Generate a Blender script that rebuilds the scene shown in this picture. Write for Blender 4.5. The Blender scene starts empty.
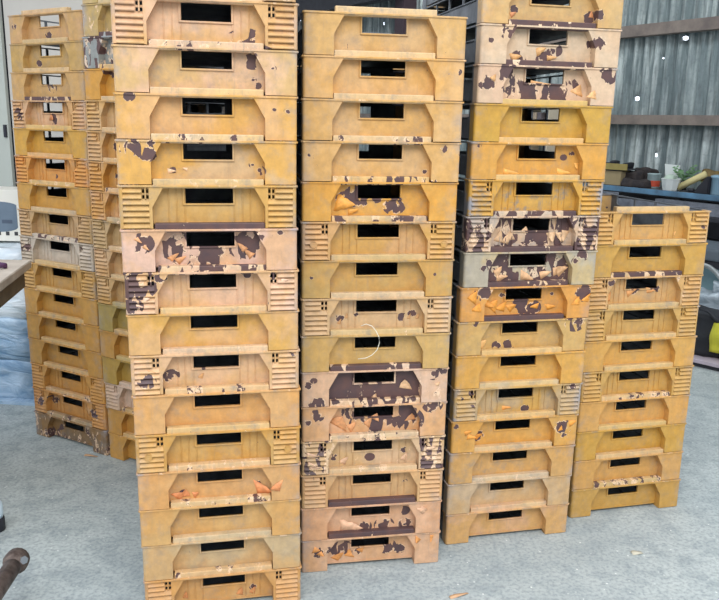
import bpy, bmesh, math, random
from mathutils import Vector, Matrix
random.seed(7)
SC = bpy.context.scene
COL = SC.collection
W, H, D = .5193, .13, .72

# ------------------------------------------------------------------ camera
FPX, PIT, ROL, CH = 776.359, .2265195, .0186644, 1.62357
cp, sp = math.cos(PIT), math.sin(PIT)
cr, sr = math.cos(ROL), math.sin(ROL)
r0 = Vector((1, 0, 0)); d0 = Vector((0, -sp, -cp)); fw = Vector((0, cp, -sp))
right = cr*r0 - sr*d0
down = sr*r0 + cr*d0
cam_d = bpy.data.cameras.new('camera'); cam = bpy.data.objects.new('camera', cam_d); COL.objects.link(cam)
cam_d.sensor_fit = 'HORIZONTAL'; cam_d.sensor_width = 36; cam_d.lens = FPX/719*36
cam_d.clip_start = .05; cam_d.clip_end = 200
M = Matrix((right, -down, -fw)).transposed().to_4x4(); M.translation = (0, 0, CH)
cam.matrix_world = M
SC.camera = cam

def ray(px, py):
    return right*((px-359.5)/FPX) + down*((py-300)/FPX) + fw
def atz(px, py, z):            # where the sight line of a photo point meets a height
    v = ray(px, py); return Vector((0, 0, CH)) + v*((z-CH)/v.z)
def aty(px, py, y):
    v = ray(px, py); return Vector((0, 0, CH)) + v*(y/v.y)

# ------------------------------------------------------------------ colour + nodes
def lin(c):
    return tuple(((v/255)/12.92 if v <= 10 else ((v/255+.055)/1.055)**2.4) for v in c)
class NT:
    def __init__(s, name):
        s.m = bpy.data.materials.new(name); s.m.use_nodes = True
        s.t = s.m.node_tree; s.t.nodes.clear()
        s.out = s.n('ShaderNodeOutputMaterial'); s.b = s.n('ShaderNodeBsdfPrincipled')
        s.l(s.b.outputs[0], s.out.inputs[0])
    def n(s, kind, **kw):
        o = s.t.nodes.new(kind)
        for k, v in kw.items(): setattr(o, k, v)
        return o
    def l(s, a, b): s.t.links.new(a, b)
    def val(s, sock, v):
        if hasattr(v, 'is_linked') or isinstance(v, bpy.types.NodeSocket): s.l(v, sock)
        else: sock.default_value = v
    def math(s, op, a, b=0.0, clamp=False):
        o = s.n('ShaderNodeMath', operation=op, use_clamp=clamp); s.val(o.inputs[0], a); s.val(o.inputs[1], b); return o.outputs[0]
    def mix(s, f, a, b):
        o = s.n('ShaderNodeMix', data_type='RGBA'); s.val(o.inputs[0], f)
        for i, v in ((6, a), (7, b)):
            if isinstance(v, tuple): v = (*v[:3], 1)
            s.val(o.inputs[i], v)
        return o.outputs[2]
    def noise(s, vec, scale, detail=4, rough=.5, dist=0):
        o = s.n('ShaderNodeTexNoise'); s.l(vec, o.inputs['Vector'])
        o.inputs['Scale'].default_value = scale; o.inputs['Detail'].default_value = detail
        o.inputs['Roughness'].default_value = rough; o.inputs['Distortion'].default_value = dist
        return o.outputs[0]
    def ramp(s, v, a, b, c=0., d=1.):
        o = s.n('ShaderNodeMapRange'); s.val(o.inputs[0], v)
        for i, x in enumerate((a, b, c, d)): s.val(o.inputs[i+1], x)
        return o.outputs[0]
    def attr(s, name):
        return s.n('ShaderNodeAttribute', attribute_type='OBJECT', attribute_name=name)
    def coord(s, which='Object'):
        return s.n('ShaderNodeTexCoord').outputs[which]
    def bump(s, h, strength=.3, dist=.002):
        o = s.n('ShaderNodeBump'); o.inputs['Strength'].default_value = strength; o.inputs['Distance'].default_value = dist
        s.l(h, o.inputs['Height']); s.l(o.outputs[0], s.b.inputs['Normal'])

def simple(name, rgb, rough=.6, metal=0., var=.25, scale=8., rgb2=None, bump=0., detail=5, spec=.4):
    m = NT(name); v = m.coord()
    n = m.ramp(m.noise(v, scale, detail, .6), .3, .7)
    c = lin(rgb); c2 = lin(rgb2) if rgb2 else tuple(x*(1-var) for x in c)
    m.val(m.b.inputs['Base Color'], m.mix(n, c, c2))
    m.b.inputs['Roughness'].default_value = rough; m.b.inputs['Metallic'].default_value = metal
    m.b.inputs['Specular IOR Level'].default_value = spec
    if bump: m.bump(m.noise(v, scale*4, 4, .6), bump, .003)
    return m.m

# crate paint: one material; each crate's own colour, wear spots and grime come from properties of its objects
def crate_material():
    m = NT('worn_painted_plastic')
    oc = m.coord()
    seed = m.attr('seed').outputs['Fac']
    sv = m.n('ShaderNodeCombineXYZ'); m.l(seed, sv.inputs[0]); m.l(m.math('MULTIPLY', seed, 1.7), sv.inputs[2])
    add = m.n('ShaderNodeVectorMath', operation='ADD'); m.l(oc, add.inputs[0]); m.l(sv.outputs[0], add.inputs[1])
    p = add.outputs[0]
    sx = m.n('ShaderNodeSeparateXYZ'); m.l(oc, sx.inputs[0]); X, Y, Z = sx.outputs
    paint = m.attr('paint').outputs['Color']; paint2 = m.attr('paint_faded').outputs['Color']
    # sun-faded / tinted areas
    n1 = m.ramp(m.noise(p, 6, 4, .6), .44, .56)
    pink = m.math('MULTIPLY', n1, m.attr('fade').outputs['Fac'])
    c = m.mix(pink, paint, paint2)
    n2 = m.ramp(m.noise(p, 30, 5, .65), .3, .72, .8, 1.1)
    mul = m.n('ShaderNodeVectorMath', operation='SCALE'); m.l(c, mul.inputs[0]); m.l(n2, mul.inputs['Scale'])
    c = mul.outputs[0]
    # grime
    g = m.ramp(m.noise(p, 16, 6, .7), .52, .72)
    vs = m.n('ShaderNodeVectorMath', operation='MULTIPLY'); m.l(p, vs.inputs[0]); vs.inputs[1].default_value = (60, 10, 9)
    g2 = m.ramp(m.noise(vs.outputs[0], 1.5, 4, .6), .55, .75)
    g = m.math('MAXIMUM', g, m.math('MULTIPLY', g2, .6))
    gr = m.math('MULTIPLY', m.math('MULTIPLY', g, 1.5), m.attr('grime').outputs['Fac'], True)
    c = m.mix(gr, c, lin((126, 124, 120)))
    ed = m.ramp(m.math('MINIMUM', X, m.math('SUBTRACT', W, X)), .004, .045, 1, 0)
    ed = m.math('MULTIPLY', ed, m.ramp(m.noise(p, 11, 5, .7), .47, .6))
    c = m.mix(m.math('MULTIPLY', m.math('MULTIPLY', ed, 1.6), m.attr('grime').outputs['Fac'], True), c, lin((150, 148, 150)))
    # peeling
    n = m.noise(p, 42, 5, .62, .8)
    vs2 = m.n('ShaderNodeVectorMath', operation='MULTIPLY'); m.l(p, vs2.inputs[0]); vs2.inputs[1].default_value = (1, 1, .45)
    nn = m.noise(vs2.outputs[0], 75, 4, .6, 1.2)
    # jagged, angular shards: random level per cell of a distorted, slanting cell pattern
    dn = m.n('ShaderNodeTexNoise'); m.l(p, dn.inputs['Vector']); dn.inputs['Scale'].default_value = 28; dn.inputs['Detail'].default_value = 3
    dsc = m.n('ShaderNodeVectorMath', operation='SCALE'); m.l(dn.outputs['Color'], dsc.inputs[0]); dsc.inputs['Scale'].default_value = .022
    dad = m.n('ShaderNodeVectorMath', operation='ADD'); m.l(p, dad.inputs[0]); m.l(dsc.outputs[0], dad.inputs[1])
    mp = m.n('ShaderNodeMapping'); m.l(dad.outputs[0], mp.inputs[0]); mp.inputs['Scale'].default_value = (52, 14, 24)
    rt = m.n('ShaderNodeCombineXYZ'); m.l(m.math('MULTIPLY', m.math('SINE', m.math('MULTIPLY', seed, 3.1)), .7), rt.inputs[1]); m.l(rt.outputs[0], mp.inputs['Rotation'])
    vo = m.n('ShaderNodeTexVoronoi', feature='F1'); m.l(mp.outputs[0], vo.inputs['Vector']); vo.inputs['Scale'].default_value = 1
    vsep = m.n('ShaderNodeSeparateXYZ'); m.l(vo.outputs['Color'], vsep.inputs[0])
    vr = m.math('SUBTRACT', vsep.outputs[0], .5)
    nz = m.math('ADD', m.math('ADD', m.math('MULTIPLY', m.math('SUBTRACT', n, .5), 1.3), m.math('MULTIPLY', m.math('SUBTRACT', nn, .5), .9)), m.math('MULTIPLY', vr, 2.0))
    best = None
    for i in range(1, 7):
        a = m.attr('wear%d' % i); s3 = m.n('ShaderNodeSeparateXYZ'); m.l(a.outputs['Color'], s3.inputs[0])
        dx = m.math('SUBTRACT', X, s3.outputs[0]); dz = m.math('MULTIPLY', m.math('SUBTRACT', Z, s3.outputs[1]), 1.25)
        dd = m.math('SQRT', m.math('ADD', m.math('MULTIPLY', dx, dx), m.math('MULTIPLY', dz, dz)))
        f = m.math('SUBTRACT', 1., m.math('DIVIDE', dd, m.math('MAXIMUM', s3.outputs[2], .00001)))
        f = m.math('MAXIMUM', f, -3.)
        best = f if best is None else m.math('MAXIMUM', best, f)
    F1 = m.math('ADD', m.math('SUBTRACT', m.math('MULTIPLY', best, 1.3), .2), nz)
    gate = m.math('GREATER_THAN', best, -.25)
    F1 = m.math('ADD', F1, m.math('MULTIPLY', m.math('SUBTRACT', gate, 1.), 9.))
    pl = m.attr('peel').outputs['Fac']
    F2 = m.math('ADD', m.math('SUBTRACT', m.math('MULTIPLY', pl, 1.75), 1.0), m.math('MULTIPLY', nz, .62))
    # odd nicks and scrapes everywhere
    vs4 = m.n('ShaderNodeVectorMath', operation='MULTIPLY'); m.l(mp.outputs[0], vs4.inputs[0]); vs4.inputs[1].default_value = (1.7, 1.6, 1.0)
    nick = m.noise(vs4.outputs[0], 1.3, 3, .6)
    F3 = m.math('MULTIPLY', m.math('SUBTRACT', nick, .752), 22.)
    F = m.math('MAXIMUM', m.math('MAXIMUM', F1, F2), F3)
    mask = m.ramp(F, 0., .03)
    edge = m.math('MULTIPLY', m.ramp(F, -.2, -.06), m.math('SUBTRACT', 1., mask))
    c = m.mix(m.math('MULTIPLY', edge, .75), c, lin((236, 204, 168)))
    under = m.mix(m.ramp(m.noise(p, 20, 4, .6), .35, .7), lin((98, 70, 64)), lin((76, 60, 62)))
    c = m.mix(mask, c, under)
    # paint only covers the ends; the moulded grey plastic shows on the sides, floor and inside
    front = m.math('MAXIMUM', m.ramp(Y, .046, .042), m.ramp(Y, D-.009, D-.005))
    grey = m.mix(m.ramp(m.noise(p, 12, 5, .6), .3, .7), lin((112, 116, 118)), lin((72, 76, 80)))
    c = m.mix(front, grey, c)
    m.val(m.b.inputs['Base Color'], c)
    m.val(m.b.inputs['Roughness'], m.ramp(m.noise(p, 22, 3, .6), .3, .7, .42, .62))
    m.b.inputs['Specular IOR Level'].default_value = .45
    hgt = m.math('ADD', m.math('MULTIPLY', mask, -1.), m.math('ADD', m.math('MULTIPLY', edge, .8), m.math('MULTIPLY', n, .12)))
    m.bump(hgt, .55, .0012)
    return m.m

# ------------------------------------------------------------------ mesh helpers
def mesh_of(bm, name, smooth=False):
    bmesh.ops.recalc_face_normals(bm, faces=bm.faces)
    me = bpy.data.meshes.new(name); bm.to_mesh(me); bm.free()
    if smooth:
        for p in me.polygons: p.use_smooth = True
    return me
def link(name, me, mat=None, parent=None, loc=None, rot=None):
    o = bpy.data.objects.new(name, me); COL.objects.link(o)
    if mat is not None and not me.materials: me.materials.append(mat)
    if parent is not None: o.parent = parent
    if loc is not None: o.location = loc
    if rot is not None: o.rotation_euler = rot
    return o
def tag(o, label=None, cat=None, group=None, kind=None):
    if label: o['label'] = label
    if cat: o['category'] = cat
    if group: o['group'] = group
    if kind: o['kind'] = kind
    return o
def thing(name, label, cat, loc=(0, 0, 0), rz=0, group=None):
    o = bpy.data.objects.new(name, None); COL.objects.link(o); o.location = loc; o.rotation_euler = (0, 0, rz)
    o.empty_display_size = .05
    return tag(o, label, cat, group)
def box(bm, x0, x1, y0, y1, z0, z1, bev=0, seg=1):
    vs = [bm.verts.new((x, y, z)) for x in (x0, x1) for y in (y0, y1) for z in (z0, z1)]
    fs = [(0, 1, 3, 2), (4, 6, 7, 5), (0, 4, 5, 1), (2, 3, 7, 6), (0, 2, 6, 4), (1, 5, 7, 3)]
    ff = [bm.faces.new([vs[i] for i in f]) for f in fs]
    if bev:
        es = list({e for f in ff for e in f.edges})
        bmesh.ops.bevel(bm, geom=es, offset=bev, segments=seg, affect='EDGES', profile=.6)
def prism_y(bm, poly, y0, y1):
    a = [bm.verts.new((x, y0, z)) for x, z in poly]; b = [bm.verts.new((x, y1, z)) for x, z in poly]
    bm.faces.new(a); bm.faces.new(b[::-1]); n = len(poly)
    for i in range(n): bm.faces.new((a[i], b[i], b[(i+1) % n], a[(i+1) % n]))
def prism_z(bm, poly, z0, z1):
    a = [bm.verts.new((x, y, z0)) for x, y in poly]; b = [bm.verts.new((x, y, z1)) for x, y in poly]
    bm.faces.new(a); bm.faces.new(b[::-1]); n = len(poly)
    for i in range(n): bm.faces.new((a[i], b[i], b[(i+1) % n], a[(i+1) % n]))
def tube(bm, pts, r, seg=8, cap=True):
    pts = [Vector(p) for p in pts]; rings = []
    rr = r if isinstance(r, (list, tuple)) else [r]*len(pts)
    up = Vector((0, 0, 1))
    for i, p in enumerate(pts):
        t = (pts[min(i+1, len(pts)-1)]-pts[max(i-1, 0)]).normalized()
        a = t.cross(up)
        if a.length < .05: a = t.cross(Vector((0, 1, 0)))
        a.normalize(); b = t.cross(a).normalized()
        rings.append([bm.verts.new(p+(a*math.cos(k*2*math.pi/seg)+b*math.sin(k*2*math.pi/seg))*rr[i]) for k in range(seg)])
    for i in range(len(rings)-1):
        for k in range(seg):
            bm.faces.new((rings[i][k], rings[i][(k+1) % seg], rings[i+1][(k+1) % seg], rings[i+1][k]))
    if cap: bm.faces.new(rings[0]); bm.faces.new(rings[-1][::-1])
def lathe(bm, prof, c=(0, 0, 0), seg=24, cap=True):
    rings = []
    for r, z in prof:
        rings.append([bm.verts.new((c[0]+r*math.cos(k*2*math.pi/seg), c[1]+r*math.sin(k*2*math.pi/seg), c[2]+z)) for k in range(seg)])
    for i in range(len(rings)-1):
        for k in range(seg):
            bm.faces.new((rings[i][k], rings[i][(k+1) % seg], rings[i+1][(k+1) % seg], rings[i+1][k]))
    if cap: bm.faces.new(rings[0]); bm.faces.new(rings[-1][::-1])
def mirror_x(bm):
    for v in bm.verts: v.co.x = W-v.co.x
def mirror_y(bm):
    for v in bm.verts: v.co.y = D-v.co.y

# ------------------------------------------------------------------ crate part meshes (crate coordinates: x along the end, y into depth, z up)
ZT = .955*H            # underside of the rim
LX, LT = .182*W, .246*W  # post width at the foot and under the rim
REC = .033             # how far the end panel is set back
def post_bm(ribbed=False, boss=False):
    bm = bmesh.new(); R = .009; th = .005
    if not ribbed:
        prism_y(bm, [(R, 0), (LX, 0), (LX, .50*H), (LT, ZT), (R, ZT)], 0, th)
    else:
        xi, xs0, xs1, xs2, xs3 = .168*W, .128*W, .142*W, .150*W, .165*W
        zs = [.69*H, .77*H, .82*H, .90*H]
        # inner flange, outer strip, backing with four small slots
        prism_y(bm, [(xs3, 0), (LX, 0), (LX, .50*H), (LT, ZT), (xs3, ZT)], 0, th)
        box(bm, R, .022*W, 0, th, 0, ZT)
        box(bm, .022*W, xs3, .0068, th+.004, 0, zs[0])
        box(bm, .022*W, xs0, .0068, th+.004, zs[0], ZT)
        box(bm, xs1, xs2, .001, th+.002, zs[0], ZT)
        box(bm, xs0, xs3, .0068, th+.004, zs[1], zs[2]); box(bm, xs0, xs3, .0068, th+.004, zs[3], ZT)
        # louvres
        n = 7; z0 = .02*H; dz = (ZT-z0)/n
        for i in range(n):
            a = z0+i*dz; b = a+dz
            x1 = xs0-.002 if a > .62*H else xs3
            vs = [(.022*W, .0067, b-.0015), (x1, .0067, b-.0015), (x1, -.0034, a+.003), (.022*W, -.0034, a+.003), (.022*W, -.0022, a+.0005), (x1, -.0022, a+.0005), (.022*W, .0067, a+.0005), (x1, .0067, a+.0005)]
            v = [bm.verts.new(c) for c in vs]
            for f in ((0, 1, 2, 3), (3, 2, 5, 4), (4, 5, 7, 6), (0, 3, 4, 6), (1, 7, 5, 2)): bm.faces.new([v[k] for k in f])
    # rounded outer corner and side plate
    arc = [(R-R*math.cos(a), R-R*math.sin(a)) for a in [i*math.pi/2/5 for i in range(6)]]
    arci = [(R-(R-th)*math.cos(a), R-(R-th)*math.sin(a)) for a in [i*math.pi/2/5 for i in range(6)]]
    prism_z(bm, [(0, .055)]+arc+arci[::-1]+[(th, .055)], 0, ZT)
    for v in bm.verts:
        if v.co.z < .0005: v.co.z = .0022
    # foot plate
    prism_z(bm, [(th, .055), (th, R), (R, th), (LX, th), (LX, .05), (.05, .055)], .0022, .006)
    # return wall along the inner edge
    prof = [(LX, 0), (LX, .50*H), (LT, ZT)]
    for (xa, za), (xb, zb) in zip(prof, prof[1:]):
        v = [bm.verts.new(c) for c in ((xa, th, za), (xb, th, zb), (xb, REC+.004, zb), (xa, REC+.004, za), (xa-.004, th, za), (xb-.004, th, zb), (xb-.004, REC+.004, zb), (xa-.004, REC+.004, za))]
        for f in ((0, 1, 2, 3), (4, 7, 6, 5), (0, 3, 7, 4), (1, 5, 6, 2), (0, 4, 5, 1), (3, 2, 6, 7)): bm.faces.new([v[k] for k in f])
    if boss:
        cx, cz = .075*W, .42*H; N = 20; Ro, Ri = .012, .0095
        for k in range(N):
            a, b = k*2*math.pi/N, (k+1)*2*math.pi/N
            q = [(cx+r*math.cos(t), cz+r*math.sin(t)) for r, t in ((Ri, a), (Ro, a), (Ro, b), (Ri, b))]
            prism_y(bm, q, -.0042, .002)
        disc = [(cx+Ri*math.cos(k*2*math.pi/N), cz+Ri*math.sin(k*2*math.pi/N)) for k in range(N)]
        prism_y(bm, disc, -.0026, .002)
    return bm
HX0, HX1, HZ0, HZ1 = .360*W, .636*W, .565*H, .945*H
def panel_bm(ribbed=False):
    bm = bmesh.new(); y0, y1 = REC, REC+.005
    x0, x1, z0 = LX-.006, W-LX+.006, .10*H
    box(bm, x0, x1, y0, y1, z0, HZ0)
    box(bm, x0, HX0, y0, y1, HZ0, HZ1); box(bm, HX1, x1, y0, y1, HZ0, HZ1)
    box(bm, x0, x1, y0, y1, HZ1, ZT+.001)
    box(bm, LX+.001, W-LX-.001, y0-.003, y0+.002, z0-.002, z0+.004)        # foot bead
    if ribbed:
        for u in (.27, .315, .362, .642, .69, .735):
            box(bm, u*W-.0014, u*W+.0014, y0-.003, y0+.001, z0+.003, ZT-.001, .0008)
    return bm
def handle_bm():
    bm = bmesh.new(); y0, y1 = REC-.0055, REC+.006; t = .0055
    box(bm, HX0-t, HX1+t, y0, y1, HZ0-t, HZ0, .001)
    box(bm, HX0-t, HX0, y0, y1, HZ0-t*.1, HZ1, .001); box(bm, HX1, HX1+t, y0, y1, HZ0-t*.1, HZ1, .001)
    return bm
def lip_bm():
    bm = bmesh.new()
    x0, x1 = LX+.0035, W-LX-.0035; y0, y1 = .0015, .0275; z0, z1 = ZT-.004, H*1.135
    box(bm, x0, x1, y0, y1, z0, z1, .003, 2)
    return bm
def rim_bm():
    bm = bmesh.new(); o = .0035; i = .009
    outer = [(-o+.006, -o), (W+o-.006, -o), (W+o, -o+.006), (W+o, D+o-.006), (W+o-.006, D+o), (-o+.006, D+o), (-o, D+o-.006), (-o, -o+.006)]
    inner = [(i+.004, i), (W-i-.004, i), (W-i, i+.004), (W-i, D-i-.004), (W-i-.004, D-i), (i+.004, D-i), (i, D-i-.004), (i, i+.004)]
    levels = [(ZT, 0), (ZT, 1), (ZT+.0015, 1), (H-.001, 1), (H-.0002, .7)]
    def ring(pts, z): return [bm.verts.new((x, y, z)) for x, y in pts]
    a0, a1 = ring(outer, ZT), ring(outer, H-.0012)
    tp = [((x*.996+W*.002), (y*.997+D*.0015)) for x, y in outer]
    a2 = ring(tp, H-.0003); b1 = ring(inner, H-.0003); b0 = ring(inner, ZT); n = 8
    for A, B in ((a0, a1), (a1, a2), (a2, b1), (b1, b0), (b0, a0)):
        for k in range(n): bm.faces.new((A[k], A[(k+1) % n], B[(k+1) % n], B[k]))
    # roof of the end recess, tying the rim to the set-back panels
    for ya, yb in ((i, REC+.005), (D-REC-.005, D-i)):
        box(bm, LX, W-LX, ya, yb, ZT+.0005, H-.001)
    return bm
def side_bm():
    bm = bmesh.new(); x0, x1 = .004, .0085; ya, yb = .05, D-.05
    zt = .64*H; pts = []
    # panel with rounded upper corners
    r = .022
    poly = [(ya, .08*H), (yb, .08*H)]
    poly += [(yb, ZT-.002), (yb-.006, ZT-.002)]
    for k in range(6):
        a = k*math.pi/2/5; poly.append((yb-.006-r+r*math.cos(a)-0, zt+r-r*math.sin(a)))
    for k in range(6):
        a = math.pi/2-k*math.pi/2/5; poly.append((ya+.006+r-r*math.cos(a), zt+r-r*math.sin(a)))
    poly += [(ya+.006, ZT-.002), (ya, ZT-.002)]
    a = [bm.verts.new((x0, y, z)) for y, z in poly]; b = [bm.verts.new((x1, y, z)) for y, z in poly]
    bm.faces.new(a); bm.faces.new(b[::-1]); n = len(poly)
    for i in range(n): bm.faces.new((a[i], b[i], b[(i+1) % n], a[(i+1) % n]))
    box(bm, -.001, .011, ya+.02, yb-.02, zt-.004, zt+.001, .001)    # rail along the top of the panel
    for k in range(1, 4):
        y = ya+(yb-ya)*k/4; box(bm, .003, .0095, y-.006, y+.006, zt-.002, ZT-.001)
    bmesh.ops.triangulate(bm, faces=[f for f in bm.faces if len(f.verts) > 4])
    return bm
def base_bm():
    bm = bmesh.new(); box(bm, .009, W-.009, REC+.006, D-REC-.006, .09*H, .13*H)
    for k in range(1, 6):
        box(bm, .02+k*(W-.04)/6-.003, .02+k*(W-.04)/6+.003, .05, D-.05, .128*H, .16*H)
    return bm
def finish(bm, name, my=False, mx=False):
    if mx: mirror_x(bm)
    if my: mirror_y(bm)
    return mesh_of(bm, name)
CM = crate_material()
ME = {}
for rb in (0, 1):
    for side in (0, 1): ME['post', rb, side] = finish(post_bm(rb), 'corner_post', mx=side)
for side in (0, 1):
    ME['boss', 1, side] = finish(post_bm(1, True), 'corner_post', mx=side)
    ME['rear_post', side] = finish(post_bm(0), 'corner_post', my=True, mx=side)
    ME['side', side] = finish(side_bm(), 'side_panel', mx=side)
for rb in (0, 1): ME['panel', rb] = finish(panel_bm(rb), 'end_panel')
ME['rear_panel'] = finish(panel_bm(0), 'end_panel', my=True)
ME['handle'] = finish(handle_bm(), 'handle_frame'); ME['rear_handle'] = finish(handle_bm(), 'handle_frame', my=True)
ME['lip'] = finish(lip_bm(), 'stacking_lip'); ME['rear_lip'] = finish(lip_bm(), 'stacking_lip', my=True)
ME['rim'] = finish(rim_bm(), 'rim'); ME['base'] = finish(base_bm(), 'base_panel')
for k, me in ME.items(): me.materials.append(CM)

# curled paint
def flake_mat():
    m = NT('curled_paint'); a = m.attr('paint').outputs['Color']; v = m.coord()
    n = m.ramp(m.noise(v, 60, 3, .5), .35, .65, .8, 1.15)
    s = m.n('ShaderNodeVectorMath', operation='SCALE'); m.l(a, s.inputs[0]); m.l(n, s.inputs['Scale'])
    m.l(s.outputs[0], m.b.inputs['Base Color']); m.b.inputs['Roughness'].default_value = .55
    return m.m
FM = flake_mat()
def flake_mesh(u, v, L, ang, w, rng):
    w *= 1.9
    """a torn strip of paint still hinged to the panel at (u, v), pointing along ang and curling outwards"""
    x, z = u*W, v*H
    on_panel = LX+.004 < x < W-LX-.004
    y0 = REC-.0003 if on_panel else -.0006
    L *= .8; cur = min(.012, L*.26)*(rng.uniform(.5, 1.)) * (1. if on_panel else .6)
    dx, dz = math.cos(ang), math.sin(ang); px, pz = -dz, dx
    bm = bmesh.new(); N = 6; rows = []
    skew = rng.uniform(-.5, .5)
    for i in range(N+1):
        t = i/N; ww = w*(1-t)**.8*(1+rng.uniform(-.18, .18))+.0006
        off = skew*w*t
        yy = y0-cur*t**1.6
        row = []
        for s in (-.5, 0, .5):
            X = x+dx*L*t*(1-.12*t)+px*(ww*s+off); Z = z+dz*L*t*(1-.12*t)+pz*(ww*s+off)
            row.append((X, yy-abs(s)*.0035*t, min(max(Z, .004), H*.95)))
        rows.append(row)
    A = [[bm.verts.new(c) for c in r] for r in rows]; B = [[bm.verts.new((c[0], c[1]+.0006, c[2])) for c in r] for r in rows]
    for G, fl in ((A, 0), (B, 1)):
        for i in range(N):
            for j in range(2):
                q = (G[i][j], G[i][j+1], G[i+1][j+1], G[i+1][j]); bm.faces.new(q if not fl else q[::-1])
    edge = [(0, 0)]+[(i, 0) for i in range(1, N+1)]+[(N, 1), (N, 2)]+[(i, 2) for i in range(N-1, -1, -1)]+[(0, 1)]
    for (i, j), (k, l) in zip(edge, edge[1:]+edge[:1]): bm.faces.new((A[i][j], A[k][l], B[k][l], B[i][j]))
    return mesh_of(bm, 'peeling_paint', True)
# ------------------------------------------------------------------ where every crate stands (0.1 mm, 0.0001 rad), bottom crate first
TAB = {"A":[[-6923,22817,2061],[-6931,22805,2064],[-6941,22746,2017],[-6948,22708,1994],[-6956,22688,1977],[-6963,22693,1985],[-6985,22698,2005],[-7005,22680,2005],[-7015,22632,1968],[-7040,22607,1956],[-7059,22612,1978],[-7055,22617,1995],[-7042,22651,2045],[-7030,22674,2080],[-7019,22638,2052],[-7066,22570,1999]],
"B":[[-1934,25545,1731],[-1947,25500,1675],[-1938,25474,1644],[-1926,25453,1698],[-1921,25417,1716],[-1931,25368,1650],[-1936,25308,1592],[-1929,25279,1625],[-1931,25262,1669],[-1927,25219,1644],[-1918,25185,1661],[-1909,25125,1600],[-1900,25068,1543],[-1889,25054,1601],[-1869,25063,1743],[-1865,25050,1813],[-1877,24996,1745]],
"C":[[3574,27670,2255],[3549,27636,2183],[3567,27609,2127],[3596,27596,2142],[3625,27574,2119],[3629,27549,2065],[3621,27548,2164],[3677,27530,2183],[3740,27505,2115],[3762,27497,2158],[3783,27480,2175],[3803,27457,2166],[3837,27440,2187],[3890,27424,2219],[3916,27407,2218],[3907,27388,2192],[3920,27363,2151]],
"D":[[9091,29990,2436],[9078,29970,2525],[9062,29949,2544],[9067,29925,2537],[9066,29899,2544],[9005,29867,2457],[8960,29845,2467],[8935,29818,2462],[8946,29790,2451],[8916,29768,2459],[8870,29746,2469],[8882,29720,2460]],
"E":[[-16749,37850,-5118],[-16762,37915,-5111],[-16796,37964,-5055],[-16851,38028,-5080],[-16906,38095,-5143],[-16937,38155,-5172],[-16957,38230,-5229],[-16996,38300,-5236],[-16995,38368,-5248],[-17004,38439,-5281],[-17022,38511,-5325],[-17012,38582,-5351],[-17010,38648,-5320],[-16991,38722,-5385],[-16959,38802,-5478],[-16950,38872,-5432],[-16976,38930,-5339]],
"F":[[-12075,35250,-5260],[-12072,35213,-5260],[-12106,35170,-5260],[-12157,35127,-5260],[-12186,35083,-5260],[-12176,35043,-5260],[-12163,34999,-5260],[-12185,34952,-5260],[-12186,34912,-5260],[-12174,34873,-5260],[-12172,34832,-5260],[-12146,34793,-5260],[-12099,34756,-5260],[-12062,34718,-5260],[-12022,34678,-5260],[-11968,34639,-5260],[-11936,34602,-5260]]}
PK = (228, 190, 158); CR = (222, 196, 160); BL = (168, 176, 178); OR = (226, 150, 66)
def C(k, rgb, word, state='', fade=CR, f=.3, g=.25, peel=.0, post=.0, pan=.0, lip=.15, w=(), fl=(), fc=OR, lipg=.5, boss=0):
    return dict(k=k, rgb=rgb, word=word, state=state, fade=fade, f=f, g=g, peel=peel, post=post, pan=pan, lip=lip, w=w, fl=fl, fc=fc, lipg=lipg, boss=boss)
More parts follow.
